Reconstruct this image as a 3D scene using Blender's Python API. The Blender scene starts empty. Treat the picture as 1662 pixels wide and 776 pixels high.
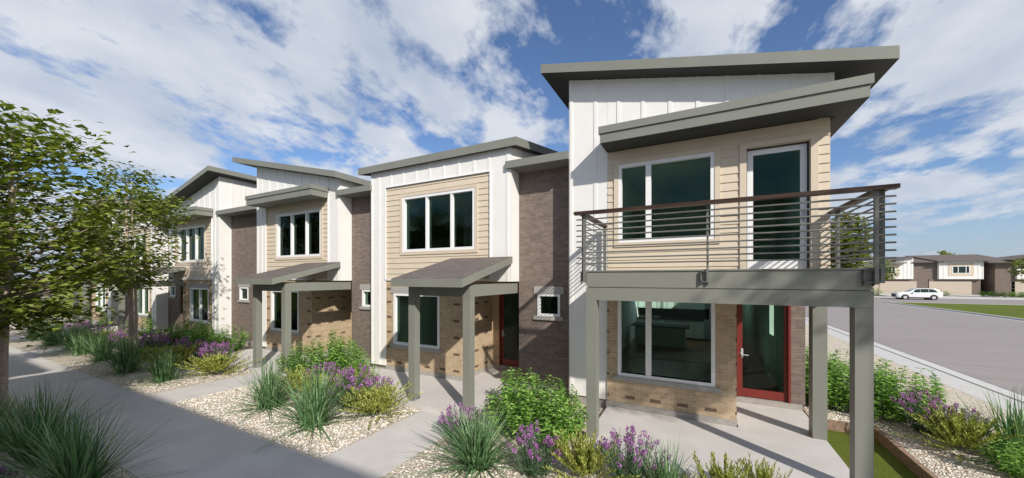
import bpy, bmesh, math, random
from mathutils import Vector, Matrix
R = math.radians
S = bpy.context.scene
COL = S.collection

# ------------------------------------------------------------------ camera
F_PX, TH, EYE = 578.6, math.atan(300 / 578.6), 2.95
cd = bpy.data.cameras.new('camera'); cam = bpy.data.objects.new('camera', cd); COL.objects.link(cam)
cd.sensor_width = 36; cd.lens = 36 * F_PX / 1662; cd.shift_y = 63 / 1662
cd.clip_start = .05; cd.clip_end = 3000
cam.location = (0, 0, EYE); cam.rotation_euler = (R(90), 0, TH)
S.camera = cam

# ------------------------------------------------------------------ sky and sun
SUN = Vector((.83, -.66, .70)).normalized()
el = math.asin(SUN.z); az = math.atan2(SUN.x, SUN.y)
w = bpy.data.worlds.new('World'); S.world = w; w.use_nodes = True
N = w.node_tree.nodes; L = w.node_tree.links; N.clear()
def nn(t, **k):
    n = N.new(t)
    for a, b in k.items(): setattr(n, a, b)
    return n
out = nn('ShaderNodeOutputWorld'); bg = nn('ShaderNodeBackground')
sky = nn('ShaderNodeTexSky', sky_type='NISHITA', sun_disc=False)
sky.sun_elevation = el; sky.sun_rotation = az; sky.air_density = 1.0; sky.dust_density = .6; sky.ozone_density = 2.5
tc = nn('ShaderNodeTexCoord'); sep = nn('ShaderNodeSeparateXYZ'); L.new(tc.outputs['Generated'], sep.inputs[0])
def mth(op, a, b=None, c=None, clamp=False):
    n = nn('ShaderNodeMath', operation=op, use_clamp=clamp)
    for i, v in enumerate((a, b, c)):
        if v is None: continue
        if isinstance(v, (int, float)): n.inputs[i].default_value = v
        else: L.new(v, n.inputs[i])
    return n.outputs[0]
zc = mth('MAXIMUM', sep.outputs[2], 0.0)
den = mth('ADD', zc, .22)
u_ = mth('DIVIDE', sep.outputs[0], den); v_ = mth('DIVIDE', sep.outputs[1], den)
DX, DY = -.27, .963      # the direction in which the cloud streets run
ca = mth('ADD', mth('MULTIPLY', u_, DX), mth('MULTIPLY', v_, DY)); cb_ = mth('ADD', mth('MULTIPLY', u_, DY), mth('MULTIPLY', v_, -DX))
comb = nn('ShaderNodeCombineXYZ'); L.new(mth('MULTIPLY', ca, .8), comb.inputs[0]); L.new(mth('MULTIPLY', cb_, 1.05), comb.inputs[1])
mp = nn('ShaderNodeVectorMath', operation='ADD'); mp.inputs[1].default_value = (42.1, 3.9, 0)
L.new(comb.outputs[0], mp.inputs[0])
n1 = nn('ShaderNodeTexNoise'); n1.inputs['Scale'].default_value = 1.7; n1.inputs['Detail'].default_value = 9; n1.inputs['Roughness'].default_value = .6; n1.inputs['Distortion'].default_value = .25
L.new(mp.outputs[0], n1.inputs['Vector'])
n2 = nn('ShaderNodeTexNoise'); n2.inputs['Scale'].default_value = .55; n2.inputs['Detail'].default_value = 3
L.new(mp.outputs[0], n2.inputs['Vector'])
n4 = nn('ShaderNodeTexNoise'); n4.inputs['Scale'].default_value = 5.5; n4.inputs['Detail'].default_value = 7; n4.inputs['Roughness'].default_value = .6; n4.inputs['Distortion'].default_value = .2
L.new(mp.outputs[0], n4.inputs['Vector'])
s = mth('ADD', mth('ADD', n1.outputs[0], mth('MULTIPLY', mth('SUBTRACT', n2.outputs[0], .5), .4)), mth('MULTIPLY', mth('SUBTRACT', n4.outputs[0], .5), .55))
cr = nn('ShaderNodeValToRGB'); cr.color_ramp.elements[0].position = .435; cr.color_ramp.elements[1].position = .555
L.new(s, cr.inputs[0])
n3 = nn('ShaderNodeTexNoise'); n3.inputs['Scale'].default_value = 3.2; n3.inputs['Detail'].default_value = 6
L.new(mp.outputs[0], n3.inputs['Vector'])
ccol = nn('ShaderNodeValToRGB')
ccol.color_ramp.elements[0].position = .35; ccol.color_ramp.elements[0].color = (4.4, 4.95, 5.9, 1)
ccol.color_ramp.elements[1].position = .65; ccol.color_ramp.elements[1].color = (6.5, 6.8, 7.3, 1)
L.new(n3.outputs[0], ccol.inputs[0])
skt = nn('ShaderNodeMixRGB', blend_type='MULTIPLY'); skt.inputs[0].default_value = 1; skt.inputs[2].default_value = (.90, 1.0, 1.17, 1)
L.new(sky.outputs[0], skt.inputs[1])
mx = nn('ShaderNodeMixRGB'); L.new(mth('MULTIPLY', cr.outputs[0], .92), mx.inputs[0]); L.new(skt.outputs[0], mx.inputs[1]); L.new(ccol.outputs[0], mx.inputs[2])
hz = nn('ShaderNodeMixRGB'); hz.inputs[2].default_value = (3.5, 4.15, 5.4, 1); L.new(mx.outputs[0], hz.inputs[1])   # thin air near the horizon
L.new(mth('MULTIPLY', mth('POWER', mth('SUBTRACT', 1.0, mth('MINIMUM', mth('MULTIPLY', zc, 4.5), 1.0)), 2.0), .85), hz.inputs[0])
L.new(hz.outputs[0], bg.inputs[0]); bg.inputs[1].default_value = .096; L.new(bg.outputs[0], out.inputs[0])
sl = bpy.data.lights.new('sun', 'SUN'); sl.energy = 4.2; sl.angle = R(1.0); sl.color = (1, .955, .88)
so = bpy.data.objects.new('sun', sl); COL.objects.link(so); so.rotation_euler = SUN.to_track_quat('Z', 'Y').to_euler()
so.location = (10, -10, 20)
S.view_settings.view_transform = 'Standard'; S.view_settings.look = 'None'; S.view_settings.gamma = 1
S.view_settings.exposure = .27; S.view_settings.use_curve_mapping = False

# ------------------------------------------------------------------ materials
MATS = {}
class Mt:
    def __init__(s, name, rough=.8, spec=.3):
        s.m = bpy.data.materials.new(name); s.m.use_nodes = True; s.n = s.m.node_tree.nodes; s.l = s.m.node_tree.links
        s.b = s.n['Principled BSDF']; s.b.inputs['Roughness'].default_value = rough
        s.b.inputs['Specular IOR Level'].default_value = spec
        MATS[name] = s.m
    def node(s, t, **k):
        n = s.n.new(t)
        for a, v in k.items(): setattr(n, a, v)
        return n
    def obj(s): return s.node('ShaderNodeTexCoord').outputs['Object']
    def noise(s, scale, detail=4, vec=None, rough=.55):
        n = s.node('ShaderNodeTexNoise'); n.inputs['Scale'].default_value = scale; n.inputs['Detail'].default_value = detail; n.inputs['Roughness'].default_value = rough
        s.l.new(vec or s.obj(), n.inputs['Vector']); return n.outputs[0]
    def ramp(s, src, stops):
        r = s.node('ShaderNodeValToRGB'); e = r.color_ramp.elements
        while len(e) < len(stops): e.new(.5)
        for i, (p, c) in enumerate(stops): e[i].position = p; e[i].color = (*c, 1)
        s.l.new(src, r.inputs[0]); return r.outputs[0]
    def mix(s, f, a, b, mode='MIX'):
        n = s.node('ShaderNodeMixRGB', blend_type=mode)
        for i, v in enumerate((f, a, b)):
            if hasattr(v, 'links'): s.l.new(v, n.inputs[i])
            elif isinstance(v, (int, float)): n.inputs[i].default_value = v
            else: n.inputs[i].default_value = (*v, 1)
        return n.outputs[0]
    def color(s, c):
        if hasattr(c, 'links'): s.l.new(c, s.b.inputs['Base Color'])
        else: s.b.inputs['Base Color'].default_value = (*c, 1)
    def bump(s, src, st=.3, dist=.01):
        b = s.node('ShaderNodeBump'); b.inputs['Strength'].default_value = st; b.inputs['Distance'].default_value = dist
        s.l.new(src, b.inputs['Height']); s.l.new(b.outputs[0], s.b.inputs['Normal'])
def scl(c, k): return tuple(v * k for v in c)
def painted(name, c, rough=.6, var=.06, sc=3., bump=.1):
    m = Mt(name, rough)
    a = m.ramp(m.noise(sc, 5), [(.3, scl(c, 1 - var)), (.7, scl(c, 1 + var))])
    m.color(a); m.bump(m.noise(90, 3), bump, .002); return m.m
painted('white_siding', (.775, .75, .715), .55, .025)
painted('white_trim', (.80, .79, .78), .4, .01)
painted('beige_siding', (.62, .52, .40), .6, .03, 2)
painted('grey_paint', (.21, .212, .18), .5, .05, 1.4)
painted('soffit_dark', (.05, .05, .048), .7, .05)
painted('dark_metal', (.12, .12, .11), .4, .05)
painted('rail_metal', (.16, .162, .145), .35, .05)
painted('stone_trim', (.36, .345, .32), .85, .1, 14, .4)
painted('red_paint', (.18, .032, .024), .4, .05)
painted('garage_beige', (.50, .42, .34), .6, .03)
painted('bark', (.36, .285, .22), .9, .35, 26, 1)
painted('inside_white', (.80, .85, .80), .8, .02)
painted('inside_green', (.50, .64, .55), .8, .03)
painted('steel', (.5, .5, .5), .3, .02)
painted('cabinet_green', (.62, .70, .64), .5, .03)
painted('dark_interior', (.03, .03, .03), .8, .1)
painted('foundation', (.34, .315, .285), .9, .12, 9, .5)
painted('edging_stone', (.27, .18, .125), .9, .35, 16, .8)
def wood(name, c1, c2, sc, rough=.5):
    m = Mt(name, rough); mpn = m.node('ShaderNodeMapping'); mpn.inputs['Scale'].default_value = sc; m.l.new(m.obj(), mpn.inputs[0])
    m.color(m.ramp(m.noise(3, 6, mpn.outputs[0]), [(.3, c1), (.7, c2)])); return m.m
wood('handrail_wood', (.03, .016, .011), (.06, .032, .022), (1, 12, 12), .45)
wood('floor_wood', (.16, .07, .03), (.34, .17, .085), (6, .6, 1), .4)
def brick(name, c1, c2, mortar, bw=.2, bh=.067, ms=.008, offs=.5):
    m = Mt(name, .9, .15)
    sp = m.node('ShaderNodeSeparateXYZ'); m.l.new(m.obj(), sp.inputs[0])
    ad = m.node('ShaderNodeMath', operation='ADD'); m.l.new(sp.outputs[0], ad.inputs[0]); m.l.new(sp.outputs[1], ad.inputs[1])
    cb = m.node('ShaderNodeCombineXYZ'); m.l.new(ad.outputs[0], cb.inputs[0]); m.l.new(sp.outputs[2], cb.inputs[1])
    b = m.node('ShaderNodeTexBrick'); m.l.new(cb.outputs[0], b.inputs['Vector'])
    b.inputs['Scale'].default_value = 1; b.inputs['Brick Width'].default_value = bw; b.inputs['Row Height'].default_value = bh
    b.inputs['Mortar Size'].default_value = ms; b.inputs['Mortar Smooth'].default_value = .3; b.offset = offs
    b.inputs['Color1'].default_value = (*c1, 1); b.inputs['Color2'].default_value = (*c2, 1); b.inputs['Mortar'].default_value = (*mortar, 1)
    var = m.ramp(m.noise(7, 6), [(.3, (.88, .87, .86)), (.7, (1.1, 1.09, 1.08))])
    fine = m.ramp(m.noise(60, 4), [(.3, (.88, .88, .88)), (.7, (1.1, 1.1, 1.1))])
    m.color(m.mix(1, m.mix(1, b.outputs[0], var, 'MULTIPLY'), fine, 'MULTIPLY'))
    inv = m.node('ShaderNodeMath', operation='SUBTRACT'); inv.inputs[0].default_value = 1; m.l.new(b.outputs['Fac'], inv.inputs[1])
    m.bump(inv.outputs[0], .8, .008); return m.m
brick('tan_brick', (.53, .395, .255), (.42, .305, .19), (.54, .46, .35))
brick('brown_brick', (.235, .185, .158), (.165, .13, .113), (.225, .185, .16))
painted('accent_brick', (.15, .10, .07), .9, .2, 20)
def shingle():
    m = Mt('shingle', .95, .1)
    b = m.node('ShaderNodeTexBrick'); m.l.new(m.obj(), b.inputs['Vector']); b.inputs['Scale'].default_value = 1
    b.inputs['Brick Width'].default_value = .3; b.inputs['Row Height'].default_value = .14; b.inputs['Mortar Size'].default_value = .004
    b.inputs['Color1'].default_value = (.17, .145, .13, 1); b.inputs['Color2'].default_value = (.135, .115, .105, 1); b.inputs['Mortar'].default_value = (.09, .08, .07, 1)
    m.color(m.mix(1, b.outputs[0], m.ramp(m.noise(120, 3), [(.3, (.75, .75, .75)), (.7, (1.25, 1.25, 1.25))]), 'MULTIPLY')); m.bump(b.outputs[0], .4, .01)
shingle()
def concrete(name, c, var=.08):
    m = Mt(name, .9, .2)
    a = m.ramp(m.noise(1.3, 7, rough=.65), [(.25, scl(c, 1 - var)), (.75, scl(c, 1 + var))])
    f = m.ramp(m.noise(140, 3), [(.3, (.9, .9, .9)), (.7, (1.08, 1.08, 1.08))])
    m.color(m.mix(1, a, f, 'MULTIPLY')); m.bump(m.noise(160, 3), .35, .003)
concrete('concrete', (.55, .515, .485), .11); concrete('concrete_pale', (.52, .50, .47), .05); concrete('kerb_concrete', (.55, .53, .50), .05)
def road():
    m = Mt('road_surface', .9, .2)
    mpn = m.node('ShaderNodeMapping'); mpn.inputs['Scale'].default_value = (.25, 2.2, 1); m.l.new(m.obj(), mpn.inputs[0])
    a = m.ramp(m.noise(1.2, 6, mpn.outputs[0]), [(.3, (.27, .24, .228)), (.7, (.32, .285, .272))])
    m.color(m.mix(1, a, m.ramp(m.noise(60, 3), [(.3, (.85, .85, .85)), (.7, (1.12, 1.12, 1.12))]), 'MULTIPLY')); m.bump(m.noise(110, 3), .3, .004)
road()
def gravel():
    m = Mt('gravel', .9, .2)
    v = m.node('ShaderNodeTexVoronoi'); v.inputs['Scale'].default_value = 34; m.l.new(m.obj(), v.inputs['Vector'])
    sp = m.node('ShaderNodeSeparateColor'); m.l.new(v.outputs['Color'], sp.inputs[0])
    c = m.ramp(sp.outputs[0], [(0, (.48, .41, .33)), (.3, (.68, .61, .51)), (.55, (.79, .74, .66)), (.8, (.66, .52, .36)), (1, (.86, .83, .78))])
    edge = m.ramp(v.outputs['Distance'], [(.0, (1.1, 1.1, 1.1)), (.5, (.85, .83, .8)), (.75, (.6, .55, .5))])
    m.color(m.mix(1, c, edge, 'MULTIPLY'))
    inv = m.node('ShaderNodeMath', operation='SUBTRACT'); inv.inputs[0].default_value = 1; m.l.new(v.outputs['Distance'], inv.inputs[1])
    m.bump(inv.outputs[0], .9, .03)
    m2 = Mt('pebble', .8, .3); g = m2.node('ShaderNodeNewGeometry')
    m2.color(m2.ramp(g.outputs['Random Per Island'], [(0, (.52, .44, .36)), (.25, (.72, .65, .55)), (.5, (.82, .78, .71)), (.7, (.68, .54, .38)), (.85, (.86, .84, .80)), (1, (.62, .6, .58))]))
gravel()
def grassm(name, c1, c2, sc=30):
    m = Mt(name, .95, .1)
    a = m.ramp(m.noise(.35, 4), [(.3, (.85, .85, .8)), (.7, (1.12, 1.1, 1.05))])
    m.color(m.mix(1, m.ramp(m.noise(sc, 5), [(.3, c1), (.7, c2)]), a, 'MULTIPLY')); m.bump(m.noise(sc * 2, 4), .8, .03)
grassm('lawn', (.09, .12, .018), (.155, .185, .036)); grassm('lawn_far', (.16, .19, .035), (.26, .28, .07), 6)
def leafm(name, stops, tr=.35, rough=.55):
    m = Mt(name, rough, .25); g = m.node('ShaderNodeNewGeometry'); c = m.ramp(g.outputs['Random Per Island'], stops)
    m.color(c); t = m.node('ShaderNodeBsdfTranslucent'); m.l.new(m.mix(1, c, (1.25, 1.35, .7), 'MULTIPLY'), t.inputs[0])
    mxs = m.node('ShaderNodeMixShader'); mxs.inputs[0].default_value = tr; m.l.new(m.b.outputs[0], mxs.inputs[1]); m.l.new(t.outputs[0], mxs.inputs[2])
    m.l.new(mxs.outputs[0], m.n['Material Output'].inputs[0])
leafm('tree_leaf', [(0, (.06, .085, .012)), (.5, (.16, .20, .028)), (1, (.31, .35, .07))])
leafm('tree_leaf_bright', [(0, (.14, .17, .02)), (1, (.28, .30, .045))])
leafm('shrub_leaf', [(0, (.10, .20, .03)), (.6, (.23, .41, .08)), (1, (.42, .60, .17))])
leafm('grass_blade', [(0, (.06, .13, .05)), (.6, (.14, .26, .11)), (1, (.34, .46, .24))], .2)
leafm('sage_leaf', [(0, (.06, .12, .06)), (1, (.14, .22, .12))], .25)
leafm('flower', [(0, (.20, .06, .25)), (.5, (.38, .14, .42)), (1, (.64, .32, .64))], .3)
leafm('juniper_leaf', [(0, (.09, .115, .015)), (.5, (.27, .30, .05)), (1, (.60, .62, .20))], .25)
leafm('far_leaf', [(0, (.05, .09, .02)), (1, (.12, .18, .04))])
leafm('bluish_leaf', [(0, (.07, .13, .08)), (1, (.17, .25, .17))])
def glass():
    m = Mt('window_glass'); m.n.remove(m.b)
    tr = m.node('ShaderNodeBsdfTransparent'); tr.inputs[0].default_value = (.84, .96, .90, 1)
    gl = m.node('ShaderNodeBsdfGlossy'); gl.inputs['Roughness'].default_value = .02; gl.inputs[0].default_value = (.72, .92, .78, 1)
    fr = m.node('ShaderNodeFresnel'); fr.inputs[0].default_value = 1.27
    mxs = m.node('ShaderNodeMixShader'); m.l.new(fr.outputs[0], mxs.inputs[0]); m.l.new(tr.outputs[0], mxs.inputs[1]); m.l.new(gl.outputs[0], mxs.inputs[2])
    m.l.new(mxs.outputs[0], m.n['Material Output'].inputs[0])
    m2 = Mt('door_glass'); m2.n.remove(m2.b)
    tr = m2.node('ShaderNodeBsdfTransparent'); tr.inputs[0].default_value = (.85, .92, .87, 1)
    gl = m2.node('ShaderNodeBsdfGlossy'); gl.inputs['Roughness'].default_value = .02
    fr = m2.node('ShaderNodeFresnel'); fr.inputs[0].default_value = 1.25
    mxs = m2.node('ShaderNodeMixShader'); m2.l.new(fr.outputs[0], mxs.inputs[0]); m2.l.new(tr.outputs[0], mxs.inputs[1]); m2.l.new(gl.outputs[0], mxs.inputs[2])
    m2.l.new(mxs.outputs[0], m2.n['Material Output'].inputs[0])
    m3 = Mt('dark_glass', .08, .6); m3.color((.012, .03, .024))
glass()
m_ = Mt('car_paint', .25, .6); m_.color((.78, .78, .77)); m_.b.inputs['Coat Weight'].default_value = .6
m_ = Mt('tyre_rubber', .8); m_.color((.02, .02, .02))
m_ = Mt('lamp_glass', .1, .6); m_.color((.5, .5, .5))

# ------------------------------------------------------------------ mesh helpers
class MB:
    def __init__(s): s.v = []; s.f = []; s.mi = []; s.cur = 0
    def face(s, pts, mi=None):
        i = len(s.v); s.v += [tuple(p) for p in pts]; s.f.append(tuple(range(i, i + len(pts)))); s.mi.append(s.cur if mi is None else mi); return s
    def hexa(s, p, mi=None):     # 8 points: bottom ring 0-3, top ring 4-7
        i = len(s.v); s.v += [tuple(q) for q in p]
        for f in ((3, 2, 1, 0), (4, 5, 6, 7), (0, 1, 5, 4), (1, 2, 6, 5), (2, 3, 7, 6), (3, 0, 4, 7)):
            s.f.append(tuple(i + k for k in f)); s.mi.append(s.cur if mi is None else mi)
        return s
    def box(s, x0, x1, y0, y1, z0, z1, mi=None):
        x0, x1 = sorted((x0, x1)); y0, y1 = sorted((y0, y1)); z0, z1 = sorted((z0, z1))
        return s.hexa([(x0, y0, z0), (x1, y0, z0), (x1, y1, z0), (x0, y1, z0), (x0, y0, z1), (x1, y0, z1), (x1, y1, z1), (x0, y1, z1)], mi)
    def slab(s, x0, x1, y0, y1, zb, th, side=0, top=None, bot=None):   # zb(x,y) underside
        x0, x1 = sorted((x0, x1))
        b = [(x, y, zb(x, y)) for x, y in ((x0, y0), (x1, y0), (x1, y1), (x0, y1))]; t = [(x, y, z + th) for x, y, z in b]
        i = len(s.v); s.v += b + t
        for k, f in enumerate(((3, 2, 1, 0), (4, 5, 6, 7), (0, 1, 5, 4), (1, 2, 6, 5), (2, 3, 7, 6), (3, 0, 4, 7))):
            s.f.append(tuple(i + q for q in f)); s.mi.append((side if bot is None else bot) if k == 0 else (side if top is None else top) if k == 1 else side)
        return s
    def tube(s, pts, rad, n=7, mi=None, cap=True):
        base = len(s.v); P = [Vector(p) for p in pts]
        if isinstance(rad, (int, float)): rad = [rad] * len(P)
        up = Vector((0, 0, 1))
        for k, p in enumerate(P):
            d = (P[min(k + 1, len(P) - 1)] - P[max(k - 1, 0)]).normalized()
            a = d.cross(up)
            if a.length < 1e-3: a = d.cross(Vector((1, 0, 0)))
            a.normalize(); b = d.cross(a)
            for j in range(n):
                t = 2 * math.pi * j / n; s.v.append(tuple(p + (a * math.cos(t) + b * math.sin(t)) * rad[k]))
        for k in range(len(P) - 1):
            for j in range(n):
                s.f.append((base + k * n + j, base + k * n + (j + 1) % n, base + (k + 1) * n + (j + 1) % n, base + (k + 1) * n + j)); s.mi.append(s.cur if mi is None else mi)
        if cap:
            s.f.append(tuple(base + j for j in range(n))); s.mi.append(s.cur if mi is None else mi)
            s.f.append(tuple(base + (len(P) - 1) * n + j for j in range(n))[::-1]); s.mi.append(s.cur if mi is None else mi)
        return s
    def mesh(s, name, mats):
        me = bpy.data.meshes.new(name); me.from_pydata(s.v, [], s.f)
        for m in ([mats] if isinstance(mats, str) else mats): me.materials.append(MATS[m])
        me.polygons.foreach_set('material_index', s.mi); me.update(); return me
    def build(s, name, mats, parent=None, **kw):
        o = bpy.data.objects.new(name, s.mesh(name, mats)); COL.objects.link(o)
        if parent is not None: o.parent = parent; o.matrix_parent_inverse = Matrix.Translation(-Vector(root_loc(parent)))
        for k, v in kw.items(): o[k] = v
        return o
LOC = {}
def root_loc(p):
    q = p; t = Vector((0, 0, 0))
    while q is not None: t = t + Vector(q.location); q = q.parent if False else None
    return LOC.get(p.name, tuple(p.location))
def thing(name, label, cat, loc=(0, 0, 0), group=None):
    o = bpy.data.objects.new(name, None); COL.objects.link(o); o.location = loc; o.empty_display_size = .2
    o['label'] = label; o['category'] = cat
    if group: o['group'] = group
    LOC[o.name] = tuple(loc); return o
def part(mb, name, mats, parent, **kw):        # world-space mesh under a thing (or under a part)
    o = bpy.data.objects.new(name, mb.mesh(name, mats)); COL.objects.link(o); o.parent = parent
    if parent.type == 'EMPTY': o.location = tuple(-c for c in LOC[parent.name])
    for k, v in kw.items(): o[k] = v
    return o
def struct(name, mb, mats, kind='structure'):
    o = mb.build(name, mats); o['kind'] = kind; return o

def wall(mb, axis, pos, a0, a1, z0, ztop, th, holes=(), mi=0, lap=None, sgn=1, extra=()):
    """panel in the plane axis=pos, spanning a0..a1, outer face at pos, thickness th inward (sgn)"""
    a0, a1 = sorted((a0, a1)); zt = ztop if callable(ztop) else (lambda a: ztop)
    A = sorted({a0, a1, *extra, *[v for h in holes for v in sorted(h[:2])]}); A = [a for a in A if a0 <= a <= a1]
    zm = min(zt(a0), zt(a1)); zmax = max(zt(a0), zt(a1))
    Z = {z0, *[v for h in holes for v in h[2:4]]}
    if lap:
        z = z0
        while z < zmax + lap: Z.add(z); z += lap
    Z = sorted(z for z in Z if z0 <= z < zm - .004)
    Z.append(None)
    P = lambda a, d, z: (a, pos + d * sgn, z) if axis == 'y' else (pos + d * sgn, a, z)
    def off(z, base): return 0 if not lap else -.017 * (1 - (z - base) / lap)
    for i in range(len(A) - 1):
        for j in range(len(Z) - 1):
            l, r = A[i], A[i + 1]; zb = Z[j]; top = Z[j + 1] is None
            mz = zb + .001 if top else (zb + Z[j + 1]) / 2
            if any(min(h[:2]) - 1e-6 <= (l + r) / 2 <= max(h[:2]) + 1e-6 and h[2] <= mz <= h[3] for h in holes): continue
            zl, zr = (zt(l), zt(r)) if top else (Z[j + 1], Z[j + 1])
            base = z0 + math.floor((zb - z0 + 1e-4) / lap) * lap if lap else zb
            if lap and top:
                k = zb
                while k < max(zl, zr) - .002:
                    k2 = base + lap
                    tl, tr_ = min(k2, max(zl, k)), min(k2, max(zr, k))
                    mb.face([P(l, off(k, base), k), P(r, off(k, base), k), P(r, off(tr_, base), tr_), P(l, off(tl, base), tl)], mi)
                    mb.face([P(l, 0, k), P(r, 0, k), P(r, off(k, base), k), P(l, off(k, base), k)], mi)
                    k = base = k2
            else:
                ot = off(zl, base) if lap else 0
                mb.face([P(l, off(zb, base), zb), P(r, off(zb, base), zb), P(r, ot, zr), P(l, ot, zl)], mi)
                if lap: mb.face([P(l, 0, zb), P(r, 0, zb), P(r, off(zb, base), zb), P(l, off(zb, base), zb)], mi)
            mb.face([P(l, th, zb), P(r, th, zb), P(r, th, zr), P(l, th, zl)], mi)
    for h in holes:
        h0, h1 = sorted(h[:2]); q0, q1 = h[2:4]
        mb.face([P(h0, 0, q0), P(h1, 0, q0), P(h1, th, q0), P(h0, th, q0)], mi); mb.face([P(h0, 0, q1), P(h1, 0, q1), P(h1, th, q1), P(h0, th, q1)], mi)
        mb.face([P(h0, 0, q0), P(h0, th, q0), P(h0, th, q1), P(h0, 0, q1)], mi); mb.face([P(h1, 0, q0), P(h1, th, q0), P(h1, th, q1), P(h1, 0, q1)], mi)
    mb.face([P(a0, 0, z0), P(a0, th, z0), P(a0, th, zt(a0)), P(a0, 0, zt(a0))], mi); mb.face([P(a1, 0, z0), P(a1, th, z0), P(a1, th, zt(a1)), P(a1, 0, zt(a1))], mi)
    mb.face([P(a0, 0, z0), P(a1, 0, z0), P(a1, th, z0), P(a0, th, z0)], mi); mb.face([P(a0, 0, zt(a0)), P(a1, 0, zt(a1)), P(a1, th, zt(a1)), P(a0, th, zt(a0))], mi)
def battens(mb, axis, pos, alist, z0, ztop, sgn=1, w=.075, pr=.013, mi=0):
    zt = ztop if callable(ztop) else (lambda a: ztop)
    for a in alist:
        l, r = a - w / 2, a + w / 2
        q = [(l, 0, z0), (r, 0, z0), (r, -pr, z0), (l, -pr, z0), (l, 0, zt(l)), (r, 0, zt(r)), (r, -pr, zt(r)), (l, -pr, zt(l))]
        mb.hexa([(a_, pos + d * sgn, z) if axis == 'y' else (pos + d * sgn, a_, z) for a_, d, z in q], mi)
def frange(a, b, st):
    a, b = sorted((a, b)); r = []
    while a < b: r.append(a); a += st
    return r

def window(root, x0, x1, z0, z1, Y, mull=(), sill=False, lintel=False, trim=None, fw=.075, glassm='window_glass', deep=.11):
    x0, x1 = sorted((x0, x1)); m = MB(); y0, y1 = Y - .022, Y + deep
    m.box(x0, x0 + fw, y0, y1, z0, z1); m.box(x1 - fw, x1, y0, y1, z0, z1)
    m.box(x0 + fw, x1 - fw, y0, y1, z1 - fw, z1); m.box(x0 + fw, x1 - fw, y0, y1, z0, z0 + fw)
    for k in mull:
        c, ww = k if isinstance(k, tuple) else (k, .07)
        m.box(c - ww / 2, c + ww / 2, y0 + .012, y1 - .003, z0 + fw, z1 - fw)
    o = part(m, 'window', 'white_trim', root)
    part(MB().box(x0 + fw * .5, x1 - fw * .5, Y + deep - .035, Y + deep - .027, z0 + fw * .5, z1 - fw * .5), 'pane', glassm, o)
    if sill: part(MB().box(x0 - .1, x1 + .1, Y - .055, Y + .002, z0 - .1, z0 - .003), 'sill', 'stone_trim', o)
    if lintel: part(MB().box(x0 - .1, x1 + .1, Y - .03, Y + .002, z1 + .003, z1 + .2), 'lintel', 'stone_trim', o)
    if trim:
        t = MB(); q = .1; yy = Y - .034
        t.box(x0 - q, x0 - .002, yy, Y, z0 - q, z1 + q); t.box(x1 + .002, x1 + q, yy, Y, z0 - q, z1 + q)
        t.box(x0 - .002, x1 + .002, yy, Y, z1 + .002, z1 + q); t.box(x0 - .002, x1 + .002, yy, Y, z0 - q, z0 - .002)
        part(t, 'trim', trim, o)
    return o
def door(root, x0, x1, z0, z1, Y, mat='red_paint', jamb='red_paint', hside=0, glassm='door_glass', st=.11, kick=.2, jw=.07):
    x0, x1 = sorted((x0, x1)); j = MB()
    j.box(x0, x0 + jw, Y - .06, Y + .1, z0, z1); j.box(x1 - jw, x1, Y - .06, Y + .1, z0, z1); j.box(x0 + jw, x1 - jw, Y - .06, Y + .1, z1 - jw, z1)
    m = MB(); a, b = x0 + jw + .005, x1 - jw - .005; zt = z1 - jw - .005; y0, y1 = Y, Y + .045
    m.box(a, a + st, y0, y1, z0 + .01, zt); m.box(b - st, b, y0, y1, z0 + .01, zt); m.box(a + st, b - st, y0, y1, zt - st, zt); m.box(a + st, b - st, y0, y1, z0 + .01, z0 + kick)
    o = part(m, 'door', mat, root); part(j, 'door_frame', jamb, o)
    part(MB().box(a + st, b - st, Y + .02, Y + .028, z0 + kick, zt - st), 'pane', glassm, o)
    hx = a + .055 if hside == 0 else b - .055; dr = 1 if hside == 0 else -1
    h = MB(); h.tube([(hx, Y - .001, z0 + 1.0), (hx, Y - .05, z0 + 1.0)], .012, 8); h.tube([(hx, Y - .05, z0 + 1.0), (hx + dr * .13, Y - .05, z0 + 1.0)], .011, 8)
    h.box(hx - .025, hx + .025, Y - .006, Y - .001, z0 + .93, z0 + 1.14); h.tube([(hx, Y - .003, z0 + 1.11), (hx, Y - .02, z0 + 1.11)], .022, 10)
    part(h, 'handle', 'steel', o); return o
def room(x0, x1, y0, y1, z0, z1, root, wallm='inside_white', name='interior', fill_light_hole=None, sidewin=None):
    x0, x1 = sorted((x0, x1)); m = MB(); c = [(x0, y0), (x1, y0), (x1, y1), (x0, y1)]
    m.face([(x, y, z0) for x, y in c], 1); 
    if fill_light_hole:  # invented opening in the unseen ceiling, lets in extra daylight
        a, b = fill_light_hole; q0, q1 = x0 + .15, x1 - .15
        for X0, X1, Y0, Y1 in ((x0, x1, y0, a), (x0, x1, b, y1), (x0, q0, a, b), (q1, x1, a, b)): m.face([(X0, Y0, z1), (X1, Y0, z1), (X1, Y1, z1), (X0, Y1, z1)], 0)
    else: m.face([(x, y, z1) for x, y in c], 0)
    m.face([(x0, y0, z0), (x0, y1, z0), (x0, y1, z1), (x0, y0, z1)], 0)
    if sidewin: wall(m, 'x', x1, y0, y1, z0, z1, .14, holes=[sidewin])
    else: m.face([(x1, y0, z0), (x1, y1, z0), (x1, y1, z1), (x1, y0, z1)], 0)
    m.face([(x0, y1, z0), (x1, y1, z0), (x1, y1, z1), (x0, y1, z1)], 0)
    return part(m, name, [wallm, 'floor_wood'], root)
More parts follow.
